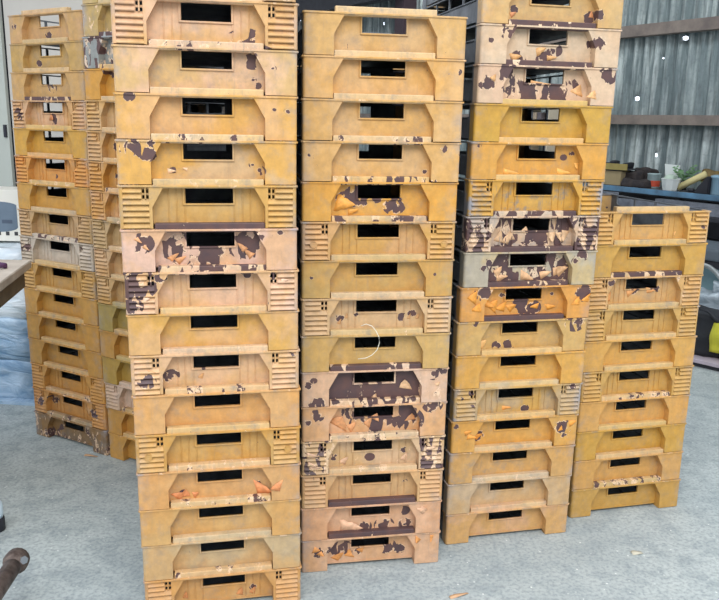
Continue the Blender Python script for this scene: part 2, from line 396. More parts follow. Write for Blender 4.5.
# listed from the top of each stack; 'lip' is the wear of the ledge seen in the crate's own recess
STACKS = {
'A': ('tall nearest stack', [
 C('R', (216,182,140), 'tan', 'chipped', post=.25, f=.6, fade=PK),
 C('R', (220,180,126), 'tan', '', fade=PK, f=.7, lip=.3, w=((.72,-.02,.12),)),
 C('P', (216,184,132), 'pale tan', 'scuffed', fade=PK, f=.7, g=.35, lip=.05, w=((.75,.75,.045),(.86,.6,.018),(.755,.35,.016),(.78,.22,.02))),
 C('P', (224,178,100), 'yellow', 'chipped', fade=PK, f=.35, lip=.33, w=((.075,.93,.03),(.95,.66,.022),(.87,.7,.01))),
 C('P', (224,178,98), 'golden', 'chipped', fade=(190,196,196), f=.3, lip=.12, w=((.09,.8,.06),(.16,.68,.045),(.2,.93,.03),(.3,.32,.018),(.79,.32,.028),(.75,.45,.018)), fl=((.27,.3,.035,.2,.008),(.38,.33,.02,3.,.005)), fc=(240,200,160)),
 C('R', (214,172,98), 'olive yellow', '', fade=(206,178,124), f=.5, lip=.95),
 C('P', (224,184,150), 'salmon pink', 'badly peeled', fade=(226,190,168), f=.9, lip=.55, w=((.11,.68,.06),(.32,.5,.1),(.52,.42,.13),(.72,.6,.09),(.9,.9,.03)), fl=((.26,.25,.05,.9,.01),(.3,.2,.05,.7,.01),(.7,.45,.05,2.2,.01),(.74,.3,.05,2.4,.012),(.08,.8,.03,-1.,.008),(.12,.62,.03,-.6,.006)), fc=(222,160,110)),
 C('R', (222,184,140), 'pinkish tan', 'heavily chipped', fade=PK, f=.8, lip=.12, w=((.07,.75,.1),(.2,.85,.04),(.84,.85,.03),(.7,.85,.02),(.04,.2,.05)), fl=((.1,.35,.03,.1,.008),(.06,.2,.03,.2,.008),(.9,.75,.03,.1,.006)), fc=(232,192,160)),
 C('P', (220,176,98), 'golden', '', fade=PK, f=.35, lip=.12, g=.15),
 C('R', (222,184,132), 'tan', 'chipped', fade=PK, f=.5, lip=.3, w=((.09,.35,.045),(.235,.38,.045),(.42,.55,.012),(.96,.9,.02)), fl=((.4,.3,.03,1.2,.008),(.1,.6,.03,.1,.006)), fc=(226,170,112)),
 C('P', (222,172,108), 'orange tan', '', fade=(214,178,130), f=.4, lip=.1),
 C('R', (212,164,86), 'mustard', '', fade=(204,172,110), f=.5, lip=.3, boss=1),
 C('P', (218,168,108), 'apricot', 'torn', fade=(210,174,124), f=.4, lip=.3, fl=((.22,.18,.045,.9,.02),(.28,.18,.04,1.6,.02),(.33,.2,.03,.4,.012),(.72,.3,.07,.25,.03),(.88,.42,.05,2.9,.02)), w=((.27,.3,.02),(.75,.4,.03)), fc=(226,146,92)),
 C('P', (214,170,108), 'sandy', '', fade=(206,176,120), f=.4, lip=.05),
 C('P', (208,174,126), 'greyish tan', '', fade=(196,180,144), f=.6, lip=.25),
 C('R', (212,162,98), 'ochre', 'chipped', fade=(206,170,120), f=.4, lip=.5, fl=((.6,.2,.05,1.3,.012),(.68,.2,.05,1.1,.01),(.25,.25,.04,1.4,.01)), fc=(214,140,84), w=((.7,.4,.03),)),
]),
'B': ('centre stack', [
 C('P', (218,180,118), 'tan', '', f=.3, lip=.0),
 C('P', (224,178,108), 'golden tan', '', f=.3, lip=.0, w=((.9,.65,.012),(.96,.7,.02))),
 C('P', (218,176,110), 'sandy', '', f=.3, lip=.28),
 C('P', (222,180,116), 'pale yellow', 'chipped', f=.3, lip=.55, w=((.045,.65,.014),(.79,.25,.022),(.88,.85,.03),(.8,-.04,.05))),
 C('P', (226,170,78), 'bright orange', 'peeled', fade=(220,178,98), f=.4, lip=.38, w=((.36,.62,.075),(.6,.38,.062),(.48,.6,.04),(.28,.55,.05)), fl=((.22,.46,.09,-.25,.03),(.3,.2,.05,.1,.012)), fc=(236,166,72)),
 C('R', (212,170,98), 'mustard', '', fade=(222,178,140), f=.4, lip=.03, boss=1),
 C('P', (208,166,96), 'ochre', '', fade=(190,170,112), f=.4, lip=.1, w=((.065,.55,.012),(.88,.6,.012))),
 C('R', (216,180,130), 'pale khaki', 'chipped', fade=(214,186,148), f=.5, lip=.1, w=((.26,.4,.03),(.74,.5,.03),(.37,.5,.02),(.68,.4,.03)), fl=((.25,.25,.03,1.2,.007),(.3,.4,.03,1.5,.006),(.72,.35,.03,1.5,.006),(.78,.35,.03,1.4,.006)), fc=(210,160,110)),
 C('P', (210,174,108), 'olive tan', '', fade=(202,174,116), f=.4, lip=.78),
 C('P', (226,190,162), 'pale pink', 'almost bare', fade=(222,196,176), f=.5, pan=.95, post=.2, lip=.55, lipg=.3, w=((.035,.6,.03),(.08,.75,.02),(.9,.85,.05),(.97,.9,.03),(.1,.1,.05)), fl=((.72,.35,.05,1.4,.028),(.5,.1,.03,1.0,.01),(.92,.5,.025,1.,.008)), fc=(234,190,144)),
 C('P', (224,178,132), 'apricot', 'badly peeled', fade=PK, f=.5, pan=.0, lip=.25, w=((.4,.7,.1),(.55,.45,.13),(.72,.5,.1),(.1,.75,.045),(.04,.55,.04),(.9,.92,.06)), fl=((.25,.3,.06,1.0,.04),(.33,.2,.05,.5,.02),(.45,.3,.05,.8,.016),(.5,.6,.04,-1.1,.014),(.76,.4,.04,1.7,.02)), fc=(222,158,106)),
 C('R', (216,184,140), 'cream', 'tattered', fade=(220,190,156), f=.6, post=.42, pan=.1, lip=.2, w=((.48,.35,.03),(.24,.45,.04),(.72,.5,.04)), fl=((.03,.6,.06,.1,.012),(.04,.35,.05,-.1,.01),(.05,.2,.06,.15,.01),(.87,.6,.05,.1,.01),(.86,.35,.05,-.1,.01),(.72,.2,.05,1.2,.014),(.28,.2,.05,1.1,.014)), fc=(226,184,148)),
 C('R', (218,176,128), 'pinkish tan', '', fade=(212,180,130), f=.4, lip=1., lipg=.2, w=((.74,.55,.016),)),
 C('P', (222,174,136), 'light salmon', 'chipped', fade=PK, f=.5, lip=1., lipg=.2, w=((.6,.22,.06),(.75,.2,.05),(.745,.62,.035),(.45,.2,.05)), fl=((.28,.25,.12,.05,.03),(.84,.7,.04,.8,.02),(.88,.8,.03,-2.2,.014)), fc=(228,180,142)),
 C('P', (218,174,134), 'dusty pink', 'badly torn', fade=PK, f=.5, lip=.6, w=((.3,.5,.07),(.2,.6,.04),(.4,.45,.045),(.62,.5,.06),(.72,.4,.04),(.12,.6,.04)), fl=((.24,.2,.06,1.1,.02),(.35,.25,.05,1.3,.018),(.42,.4,.04,1.0,.014),(.08,.7,.035,-.4,.016),(.12,.6,.03,-1.,.012),(.84,.85,.03,-2.3,.014),(.94,.9,.04,-1.7,.008)), fc=(224,152,84)),
]),
'C': ('right-centre stack', [
 C('P', (216,186,140), 'pale tan', ''),
 C('P', (216,186,134), 'light tan', 'chipped', fade=(224,172,100), f=.4, lip=.9, w=((.25,.4,.03),(.78,.3,.04),(.84,.35,.035),(.33,.8,.02)), fl=((.22,.25,.03,.4,.01),(.8,.3,.03,1.5,.01)), fc=(220,150,100)),
 C('P', (226,200,172), 'pale pink', 'badly chipped', fade=(222,204,176), f=.6, g=.1, lip=.85, w=((.19,.84,.055),(.3,.2,.05),(.48,.3,.06),(.56,.42,.04),(.83,.6,.055),(.07,.6,.02)), fl=((.24,.2,.05,.5,.016),(.42,.35,.05,.2,.016),(.5,.22,.05,.1,.01)), fc=(222,170,110)),
 C('P', (226,202,178), 'cream pink', 'almost bare', fade=PK, f=.5, g=.1, lip=.0, w=((.07,.5,.06),(.2,.82,.065),(.37,.35,.14),(.6,.3,.14),(.93,.8,.06),(.2,.35,.03)), fl=((.74,.3,.05,1.2,.028),(.82,.2,.04,1.4,.02),(.40,.6,.1,-.1,.005),(.1,.6,.03,1.,.012)), fc=(232,178,120)),
 C('P', (212,170,76), 'olive mustard', '', fade=(206,174,84), f=.3, lip=.0),
 C('P', (226,172,84), 'golden orange', 'chipped', fade=(222,176,98), f=.3, lip=.08, w=((.7,.6,.022),(.76,.7,.018),(.05,.9,.014)), fl=((.26,.2,.08,.0,.012),(.66,.2,.07,.15,.014),(.8,.45,.03,-1.6,.01)), fc=(236,176,88)),
 C('R', (218,172,82), 'yellow', 'grimy', fade=(206,172,98), f=.4, g=.9, lip=.6),
 C('R', (220,190,162), 'greyish pink', 'almost bare', fade=BL, f=.5, post=.5, pan=.55, lip=.95, w=((.5,.4,.14),(.92,.6,.06)), fl=((.26,.25,.06,1.3,.02),(.31,.2,.07,1.2,.016),(.36,.3,.05,1.7,.016),(.66,.5,.05,-1.5,.02),(.72,.5,.05,-1.4,.016),(.77,.55,.06,-1.7,.016),(.44,.6,.03,-.8,.016)), fc=(228,186,142)),
 C('P', (206,188,146), 'khaki grey', 'badly peeled', fade=BL, f=.5, pan=.75, lip=.9, w=((.15,.55,.03),(.18,.7,.03),(.88,.85,.045),(.84,.7,.03)), fl=((.26,.3,.05,.6,.02),(.27,.2,.06,.2,.014),(.45,.3,.07,.0,.02),(.7,.35,.08,.15,.02),(.78,.35,.05,2.4,.03),(.6,.25,.06,.3,.016)), fc=(228,180,132)),
 C('P', (228,168,88), 'bright orange', 'ragged', fade=(226,172,100), f=.3, lip=1., lipg=.3, w=((.18,.85,.065),(.47,.45,.085),(.57,.3,.06),(.93,.75,.065),(.34,.7,.04),(.72,.7,.03)), fl=((.08,.6,.06,.9,.02),(.12,.3,.05,1.4,.02),(.2,.5,.05,-.9,.02),(.25,.3,.06,.9,.03),(.32,.25,.06,1.3,.022),(.38,.3,.05,.7,.018),(.62,.35,.05,2.9,.012),(.68,.3,.05,.5,.014),(.88,.4,.05,1.5,.016),(.95,.5,.05,1.4,.014)), fc=(238,160,66)),
 C('P', (216,178,112), 'yellowish tan', 'chipped', fade=(206,178,118), f=.4, lip=.05, w=((.9,.87,.07),(.33,.2,.035),(.42,.22,.04),(.14,.97,.03)), fl=((.2,.2,.04,.3,.02),), fc=(240,190,120)),
 C('P', (224,174,88), 'golden', '', fade=(216,176,100), f=.3, lip=.05),
 C('R', (210,172,98), 'mustard', 'grimy', fade=BL, f=.3, g=.55, lip=.15, w=((.13,.85,.02),(.06,.7,.014),(.92,.92,.035),(.58,.2,.03),(.14,.45,.014)), fl=((.4,.25,.05,.1,.01),), fc=(234,160,80)),
 C('P', (222,170,88), 'orange', 'flaking', fade=(214,178,112), f=.3, lip=.05, w=((.88,.6,.06),(.24,.4,.045),(.9,.35,.03),(.03,.85,.02)), fl=((.1,.6,.04,.3,.01),(.12,.5,.05,-.2,.012),(.2,.35,.05,.7,.014),(.93,.7,.04,.2,.014),(.86,.5,.03,1.8,.01)), fc=(238,158,66)),
 C('P', (214,170,106), 'orange tan', 'grimy', fade=(206,172,120), f=.3, g=.4, lip=.12),
 C('P', (210,178,134), 'greyish tan', '', fade=(202,184,156), f=.6, lip=.08),
 C('P', (216,174,116), 'sandy', '', fade=(220,176,140), f=.6, lip=.3),
]),
'D': ('short right stack', [
 C('R', (222,180,108), 'light golden', 'empty', fade=(224,178,120), f=.3, lip=.05, w=((.95,.5,.014),), fl=((.74,.25,.02,.9,.005),), fc=(250,200,130)),
 C('P', (214,170,84), 'mustard', '', fade=(206,172,96), f=.3, lip=.8),
 C('R', (218,176,112), 'tan', 'torn', fade=(218,180,132), f=.4, post=.15, lip=.1, w=((.42,.55,.05),(.62,.55,.04),(.2,.85,.03)), fl=((.38,.42,.06,.35,.016),(.55,.5,.05,.3,.014),(.22,.2,.06,1.5,.012)), fc=(232,164,100)),
 C('R', (210,170,98), 'olive tan', '', fade=(206,174,112), f=.4, lip=.08),
 C('P', (222,174,94), 'golden', '', fade=(214,176,104), f=.3, lip=.05),
 C('R', (214,170,92), 'ochre', '', fade=(206,174,108), f=.4, lip=.3),
 C('P', (222,172,98), 'golden orange', '', fade=(216,176,110), f=.3, lip=.04),
 C('P', (210,166,76), 'olive mustard', '', fade=(206,172,96), f=.3, lip=.05),
 C('P', (214,168,98), 'orange tan', '', fade=(214,174,120), f=.3, lip=.3),
 C('P', (204,162,84), 'dull mustard', '', fade=(200,168,100), f=.3, lip=.6),
]),
'E': ('far-left stack', [
 C('P', (208,172,116), 'tan', 'chipped', fade=(212,170,130), f=.4, lip=.1, w=((.47,.3,.04),(.08,.6,.03))),
 C('P', (198,166,102), 'olive tan', 'chipped', fade=(204,172,122), f=.4, lip=.1, w=((.33,.3,.035),)),
 C('P', (208,170,110), 'light tan', 'torn', fade=(212,176,120), f=.3, lip=.75, w=((.5,.45,.05),)),
 C('R', (212,172,120), 'pinkish tan', 'chipped', fade=PK, f=.5, lip=.1, w=((.1,.5,.06),(.5,.35,.05)), fl=((.45,.45,.05,-.4,.02),), fc=(200,130,80)),
 C('P', (212,168,76), 'golden', '', fade=(206,166,84), f=.3, lip=.05),
 C('R', (220,156,82), 'orange', 'scuffed', fade=(214,170,96), f=.4, lip=.2, w=((.5,.3,.02),)),
 C('P', (206,160,80), 'ochre', '', fade=(206,168,88), f=.3, lip=.1),
 C('R', (192,160,108), 'drab khaki', '', fade=(200,168,130), f=.5, lip=.55),
 C('R', (196,184,168), 'greyish white', 'chipped', fade=(206,196,180), f=.6, lip=.1, w=((.08,.6,.07),(.85,.8,.03))),
 C('R', (198,158,90), 'dull mustard', '', fade=(196,160,100), f=.4, lip=.1),
 C('P', (206,158,80), 'dull golden', '', fade=(196,158,84), f=.3, lip=.1),
 C('P', (204,156,78), 'mustard', '', fade=(196,158,84), f=.3, lip=.1),
 C('P', (202,154,76), 'dark mustard', '', fade=(196,156,84), f=.3, lip=.1),
 C('R', (210,158,82), 'brownish orange', '', fade=(206,160,92), f=.3, lip=.25),
 C('R', (206,152,84), 'brown orange', 'torn', fade=(206,160,100), f=.3, lip=.3, w=((.85,.5,.06),(.1,.5,.05),(.25,.6,.05)), fl=((.7,.7,.06,-.7,.03),(.8,.5,.04,.2,.012)), fc=(226,176,120)),
 C('P', (150,118,76), 'dark brown', 'stained', fade=(120,104,84), f=.8, g=.5, peel=.33, lip=.4),
]),
'F': ('half-hidden left stack', [
 C('P', (190,170,110), 'olive', 'chipped', f=.4),
 C('P', (196,172,116), 'khaki', 'chipped', fade=(206,180,140), f=.5, peel=.22, lip=.6, g=.5),
 C('P', (150,160,166), 'blue-grey', 'badly peeled', fade=(160,168,172), f=.6, peel=.5, lip=.3, g=.7),
 C('P', (216,164,76), 'orange', '', fade=(206,160,84), f=.3, lip=.1, w=((.25,.85,.04),)),
 C('R', (212,172,110), 'tan', '', f=.4, lip=.1),
 C('R', (212,166,100), 'light orange', 'chipped', f=.4, lip=.3, w=((.3,.5,.04),)),
 C('R', (212,158,80), 'bright ochre', 'torn', f=.3, lip=.4, w=((.28,.5,.03),)),
 C('R', (212,164,96), 'orange tan', '', fade=PK, f=.4, lip=.2),
 C('R', (186,158,108), 'khaki', '', f=.3, lip=.2),
 C('R', (200,160,108), 'pinkish tan', '', f=.4, lip=.1),
 C('R', (194,154,88), 'dull mustard', '', f=.3, lip=.1),
 C('P', (172,152,88), 'olive', '', fade=(168,148,88), f=.3, lip=.1),
 C('P', (202,154,78), 'mustard', '', fade=(196,156,84), f=.3, lip=.1),
 C('P', (186,156,76), 'olive mustard', '', fade=(190,154,80), f=.3, lip=.1),
 C('R', (214,188,164), 'whitish', 'chipped', fade=(222,196,176), f=.6, post=.12, lip=.3),
 C('P', (204,154,76), 'golden', '', fade=(196,156,84), f=.3, lip=.1),
 C('P', (208,160,82), 'light ochre', '', fade=(200,158,88), f=.3, lip=.1),
]),
}
ORD = 'bottommost second third fourth fifth sixth seventh eighth ninth tenth eleventh twelfth thirteenth fourteenth fifteenth sixteenth seventeenth'.split()
rng = random.Random(11)
def build_crate(spec, x, y, z, yaw, label, group, lip_wear, lip_grime, seed, lip_rgb):
    root = thing('plastic_crate', label, 'crate', (x, y, z), yaw, group)
    rb = 1 if spec['k'] == 'R' else 0
    def part(name, me, peel, grime=None, rgb=None, wear=True):
        o = link(name, me, None, root)
        o['paint'] = tuple(v*k for v, k in zip(lin(rgb or spec['rgb']), (.86, .78, .66))); o['paint_faded'] = tuple(v*k for v, k in zip(lin(spec['fade']), (.88, .83, .8))); o['fade'] = float(spec['f'])
        o['grime'] = float(spec['g'] if grime is None else grime); o['seed'] = float(seed); o['peel'] = float(peel)
        if wear:
            for i, (u, v, r) in enumerate(spec['w'][:6]): o['wear%d' % (i+1)] = (u*W, v*H, r*W)
        return o
    pk = max(spec['peel'], spec['post']); pn = max(spec['peel'], spec['pan'])
    for s in (0, 1):
        part('corner_post', ME[('boss' if spec['boss'] else 'post', rb, s)], pk)
        part('corner_post', ME['rear_post', s], .1)
        part('side_panel', ME['side', s], 0)
    part('end_panel', ME['panel', rb], pn); part('end_panel', ME['rear_panel'], .1, wear=False)
    part('handle_frame', ME['handle'], pn*.55); part('handle_frame', ME['rear_handle'], 0, wear=False)
    part('rim', ME['rim'], max(.12, pk*.6), .5); part('base_panel', ME['base'], 0)
    part('stacking_lip', ME['lip'], lip_wear, lip_grime, tuple(a*.55+b*.45 for a, b in zip(spec['rgb'], (240, 230, 210))), False); part('stacking_lip', ME['rear_lip'], .1, wear=False)  # lips paler: worn ledges, plus sky light on their tops put into the colour
    for (u, v, L, a, w) in spec['fl']:
        o = link('peeling_paint', flake_mesh(u, v, L, a, w, rng), FM, root)
        o['paint'] = lin(spec['fc'])
    return root
for key, (sname, specs) in STACKS.items():
    tab = TAB[key]; n = len(specs)
    for i, spec in enumerate(specs):
        lev = n-1-i
        if lev >= len(tab):
            a, b = tab[-1], tab[-2]; t = [2*a[0]-b[0], 2*a[1]-b[1], a[2]]
        else: t = tab[lev]
        above = specs[i-1] if i > 0 else specs[0]
        pos = 'bottommost in' if lev == 0 else ('topmost on' if i == 0 and key in 'BD' else ORD[lev]+' up in')
        st = (spec['state']+' ') if spec['state'] else ''
        corner = 'ribbed' if spec['k'] == 'R' else 'smooth'
        label = '%s%s plastic crate with %s corners, %s the %s' % (st, spec['word'], corner, pos, sname)
        lw = above['lip'] if i > 0 else .1
        build_crate(spec, t[0]/1e4, t[1]/1e4, lev*H+.0005, t[2]/1e4, label, 'crates in the '+sname, lw, above['lipg'], rng.uniform(0, 50), None)
# ------------------------------------------------------------------ setting
def tube_obj(name, pts, r, mat, parent=None, seg=8):
    bm = bmesh.new(); tube(bm, pts, r, seg); return link(name, mesh_of(bm, name, True), mat, parent)
def box_obj(name, dims, mat, parent=None, bev=.004, loc=None, rot=None, jitter=0):
    bm = bmesh.new(); x0, x1, y0, y1, z0, z1 = dims; box(bm, x0, x1, y0, y1, z0, z1, bev, 2 if bev else 1)
    return link(name, mesh_of(bm, name), mat, parent, loc, rot)

# floor
def floor_mat():
    m = NT('concrete'); v = m.coord()
    a = m.noise(v, .9, 6, .6); b = m.noise(v, 9, 6, .65); c = m.noise(v, 70, 4, .6)
    col = m.mix(m.ramp(a, .35, .65), lin((158, 166, 163)), lin((188, 195, 189)))
    col = m.mix(m.math('MULTIPLY', m.ramp(b, .46, .62), .7), col, lin((146, 155, 154)))
    col = m.mix(m.math('MULTIPLY', m.ramp(c, .36, .56, 1, 0), .55), col, lin((120, 128, 130)))
    vo = m.n('ShaderNodeTexVoronoi', feature='F1'); m.l(v, vo.inputs['Vector']); vo.inputs['Scale'].default_value = 45
    r = m.noise(v, 45, 2, .5)
    sp = m.math('MULTIPLY', m.ramp(vo.outputs['Distance'], .12, .22, 1, 0), m.ramp(r, .57, .66, 0, .8))
    col = m.mix(sp, col, lin((238, 240, 232)))
    dk = m.math('MULTIPLY', m.ramp(m.noise(v, 3.1, 7, .7), .6, .72), .55)
    col = m.mix(dk, col, lin((112, 120, 124)))
    m.val(m.b.inputs['Base Color'], col)
    m.val(m.b.inputs['Roughness'], m.ramp(b, .3, .7, .5, .8)); m.b.inputs['Specular IOR Level'].default_value = .35
    m.bump(m.math('ADD', m.math('MULTIPLY', c, .5), b), .35, .004)
    return m.m
bm = bmesh.new(); box(bm, -9, 12, -4, 22, -.1, 0)
tag(link('floor', mesh_of(bm, 'floor'), floor_mat()), kind='structure')

# corrugated wall at the back right, running from far left to near right
TX, TY = .5532, -.8330                 # along the wall, to the right (and nearer)
NX, NY = .8330, .5532                  # away from the room
PX, PY = 3.45, 9.40
WYAW = math.atan2(TY, TX)
def corr_mat():
    m = NT('weathered_sheet_rib_highlights'); v = m.coord()
    vs = m.n('ShaderNodeVectorMath', operation='MULTIPLY'); m.l(v, vs.inputs[0]); vs.inputs[1].default_value = (6, 6, .45)
    a = m.noise(vs.outputs[0], 1.6, 6, .65); b = m.noise(v, 1.2, 5, .6); c = m.noise(v, 24, 4, .6)
    col = m.mix(m.ramp(a, .42, .6), lin((112, 126, 128)), lin((206, 216, 214)))  # pale vertical streaks paint the rib highlights into the sheet colour
    col = m.mix(m.ramp(b, .42, .68), col, lin((126, 140, 142)))
    col = m.mix(m.math('MULTIPLY', m.ramp(c, .5, .75), .3), col, lin((74, 84, 88)))
    col = m.mix(m.math('MULTIPLY', m.ramp(m.noise(vs.outputs[0], 4.2, 4, .6), .52, .68), .6), col, lin((84, 92, 94)))
    m.val(m.b.inputs['Base Color'], col); m.b.inputs['Roughness'].default_value = .7
    return m.m
CORR = corr_mat()
S0, S1, ZH, PITCH = -14.0, 3.2, 4.6, .146
def to_wall(px, py, off=0.):
    """(s, z) on the wall plane for a point seen in the photo"""
    v = ray(px, py); t = ((PX+NX*off)*NX+(PY+NY*off)*NY)/(v.x*NX+v.y*NY)
    p = Vector((0, 0, CH))+v*t
    return (p.x-PX)*TX+(p.y-PY)*TY, p.z
holes = [(*to_wall(684.5, 38), .026), (*to_wall(662, 58), .011), (*to_wall(636.5, 98.5), .028), (*to_wall(657, 155), .028), (*to_wall(384, 24), .04), (*to_wall(298, 15), .16)]
bm = bmesh.new(); step = PITCH/8; ns = int((S1-S0)/step); dz = .046; nz = int(ZH/dz)
grid = []
sheet_s = to_wall(672, 60)[0]
for i in range(ns+1):
    s = S0+i*step; off = .028*math.cos(2*math.pi*s/PITCH)
    off += .012 if s > sheet_s else 0
    grid.append([bm.verts.new((s, off, j*dz)) for j in range(nz+1)])
cut = []
for h in holes:
    ic, jc = (h[0]-S0)/step, h[1]/dz; ri, rj = math.ceil(h[2]/step)+1, math.ceil(h[2]/dz)+1
    cut.append((int(ic)-ri, int(ic)+ri+1, int(jc)-rj, int(jc)+rj+1, h))
for A0, A1, B0, B1, h in cut:      # a sheet torn through: square patch of sheet with a ragged round opening
    loop = [(i, B0) for i in range(A0, A1)]+[(A1, j) for j in range(B0, B1)]+[(i, B1) for i in range(A1, A0, -1)]+[(A0, j) for j in range(B1, B0, -1)]
    inn = []
    for q_, (i, j) in enumerate(loop):
        v = grid[i][j].co; dx, dz_ = v.x-h[0], v.z-h[1]; L_ = math.hypot(dx, dz_); rr = h[2]*(.75+.3*math.sin(q_*1.3)**2)
        s = h[0]+dx/L_*rr; inn.append(bm.verts.new((s, .028*math.cos(2*math.pi*s/PITCH)+(.012 if s > sheet_s else 0), h[1]+dz_/L_*rr)))
    n_ = len(loop)
    for k in range(n_):
        a_, b_ = loop[k], loop[(k+1) % n_]
        bm.faces.new((grid[a_[0]][a_[1]], grid[b_[0]][b_[1]], inn[(k+1) % n_], inn[k]))
for i in range(ns):
    for j in range(nz):
        s = S0+(i+.5)*step; z = (j+.5)*dz
        if any(A0 <= i < A1 and B0 <= j < B1 for A0, A1, B0, B1, h in cut): continue
        bm.faces.new((grid[i][j], grid[i+1][j], grid[i+1][j+1], grid[i][j+1]))
w = link('wall_back', mesh_of(bm, 'wall_back', True), CORR, None, (PX, PY, 0), (0, 0, WYAW)); tag(w, kind='structure')
sm = w.modifiers.new('thickness', 'SOLIDIFY'); sm.thickness = .006
BEAM = simple('old_timber_rail', (150, 138, 128), .8, rgb2=(112, 102, 98), scale=5)
DARK = simple('dark_steel', (52, 54, 60), .6, rgb2=(38, 38, 44))
zu, zl = to_wall(680, 27, -.1)[1], to_wall(665, 120, -.1)[1]
for k, (zz, hh) in enumerate(((zu, .13), (zl, .11), (zl-1.1, .11), (zu+1.1, .13))):
    b_ = box_obj('trim_%d' % (k+1), (S0, S1, -.16, -.03, zz-hh/2, zz+hh/2), BEAM, loc=(PX, PY, 0), rot=(0, 0, WYAW)); tag(b_, kind='structure')
s_p = to_wall(405, 25, -.3)[0]
b_ = box_obj('trim_5', (s_p-.12, s_p+.12, -.42, -.17, 0, ZH), simple('brown_post', (66, 52, 58), .7), loc=(PX, PY, 0), rot=(0, 0, WYAW)); tag(b_, kind='structure')
s_b, z_b = to_wall(340, 3, -.6)
b_ = box_obj('trim_6', (S0+2, to_wall(397, 3, -.6)[0], -.72, -.5, z_b-.1, z_b+.5), DARK, loc=(PX, PY, 0), rot=(0, 0, WYAW)); tag(b_, kind='structure')

roof = box_obj('shade_ceiling', (-9, 12, 3.6, 22, 4.7, 4.76), simple('dark_roof_sheet', (120, 124, 124), .8), None, 0); tag(roof, kind='structure')  # partial roof out of view, added to shade the rear and far-left stacks
# pale partition with a plain door at the left, parallel to the far-left stack
PANEL = simple('pale_painted_board', (206, 200, 188), .6, var=.1, scale=3)
DOORM = simple('pale_green_board', (192, 196, 184), .6, var=.08, scale=3)
YE = -.5236; ex, ey = math.cos(YE), math.sin(YE); fx_, fy_ = -ey, ex
LP = Vector((-1.675, 3.80, 0))+Vector((fx_, fy_, 0))*.86
def to_left(px, py):
    v = ray(px, py); t = (LP.x*fx_+LP.y*fy_)/(v.x*fx_+v.y*fy_); p = Vector((0, 0, CH))+v*t
    return (p.x-LP.x)*ex+(p.y-LP.y)*ey, p.z
sa, sb = to_left(3.5, 20)[0], to_left(13, 180)[0]; ss = (sa+sb)/2
s_end = to_left(268, 150)[0]
def left_box(name, x0, x1, y0, y1, z0, z1, mat, parent=None, bev=.002):
    return box_obj(name, (x0, x1, y0, y1, z0, z1), mat, parent, bev, None if parent else LP, None if parent else (0, 0, YE))
tag(left_box('wall_left', ss+.022, s_end, 0, .06, 0, 3.4, PANEL), kind='structure')
tag(left_box('trim_7', ss-.022, ss+.022, .02, .08, 0, 3.4, simple('black_gap_seal', (18, 20, 26), .8)), kind='structure')
dr = left_box('door_1', ss-1.6, ss-.022, 0, .05, .01, 3.4, DOORM); tag(dr, kind='structure')
hs, hz = to_left(6, 131)
left_box('door_handle', hs-.012, hs+.012, -.012, .002, hz-.04, hz+.04, DARK, dr)

# ------------------------------------------------------------------ left side: workbench, film-wrapped pile, box
WOOD = simple('dusty_bench_top', (206, 196, 180), .7, rgb2=(170, 158, 142), scale=7, bump=.2)
WOODE = simple('bench_edge', (128, 116, 96), .8, rgb2=(96, 86, 72), scale=9)
bench = thing('workbench', 'dusty pale wooden workbench corner at the left edge of the picture', 'workbench', (-2.05, 2.7, 0))
def rel(o, root):   # children written in world coordinates
    o.matrix_parent_inverse = Matrix.Translation(-Vector(root.location)); return o
def prism_obj(name, poly, z0, z1, mat, root=None, bev=0):
    bm = bmesh.new(); prism_z(bm, poly, z0, z1)
    if bev: bmesh.ops.bevel(bm, geom=bm.edges[:], offset=bev, segments=2, affect='EDGES')
    o = link(name, mesh_of(bm, name), mat, root)
    return rel(o, root) if root else o
top_poly = [(-1.45, 3.37), (-1.30, 2.50), (-2.6, 2.28), (-2.75, 3.15)]
tp = [(-1.452, 3.372), (-1.30, 2.50), (-2.65, 2.50), (-2.75, 3.385)]
prism_obj('bench_top', tp, .965, 1.0, WOOD, bench, .003)
prism_obj('apron', [(-1.475, 3.345), (-1.33, 2.52), (-2.62, 2.52), (-2.7, 3.35)], .885, .965, WOODE, bench)
for (x, y) in ((-2.55, 3.25), (-2.5, 2.6), (-1.9, 2.56)):
    prism_obj('leg', [(x-.035, y-.035), (x+.035, y-.035), (x+.035, y+.035), (x-.035, y+.035)], 0, .885, WOODE, bench)
# purple cord
PUR = simple('purple_cord', (84, 52, 84), .6)
q = atz(2, 267, 1.008)
pts = [(q.x-.05+.06*math.cos(a)*(1+.1*math.sin(3*a)), q.y+.03*math.sin(a), 1.008+.004*(a/6)) for a in [k*.3 for k in range(55)]]
cd = tube_obj('cord', pts, .007, PUR, None, 7)
tag(cd, 'purple cord coiled on the pale workbench', 'cord')

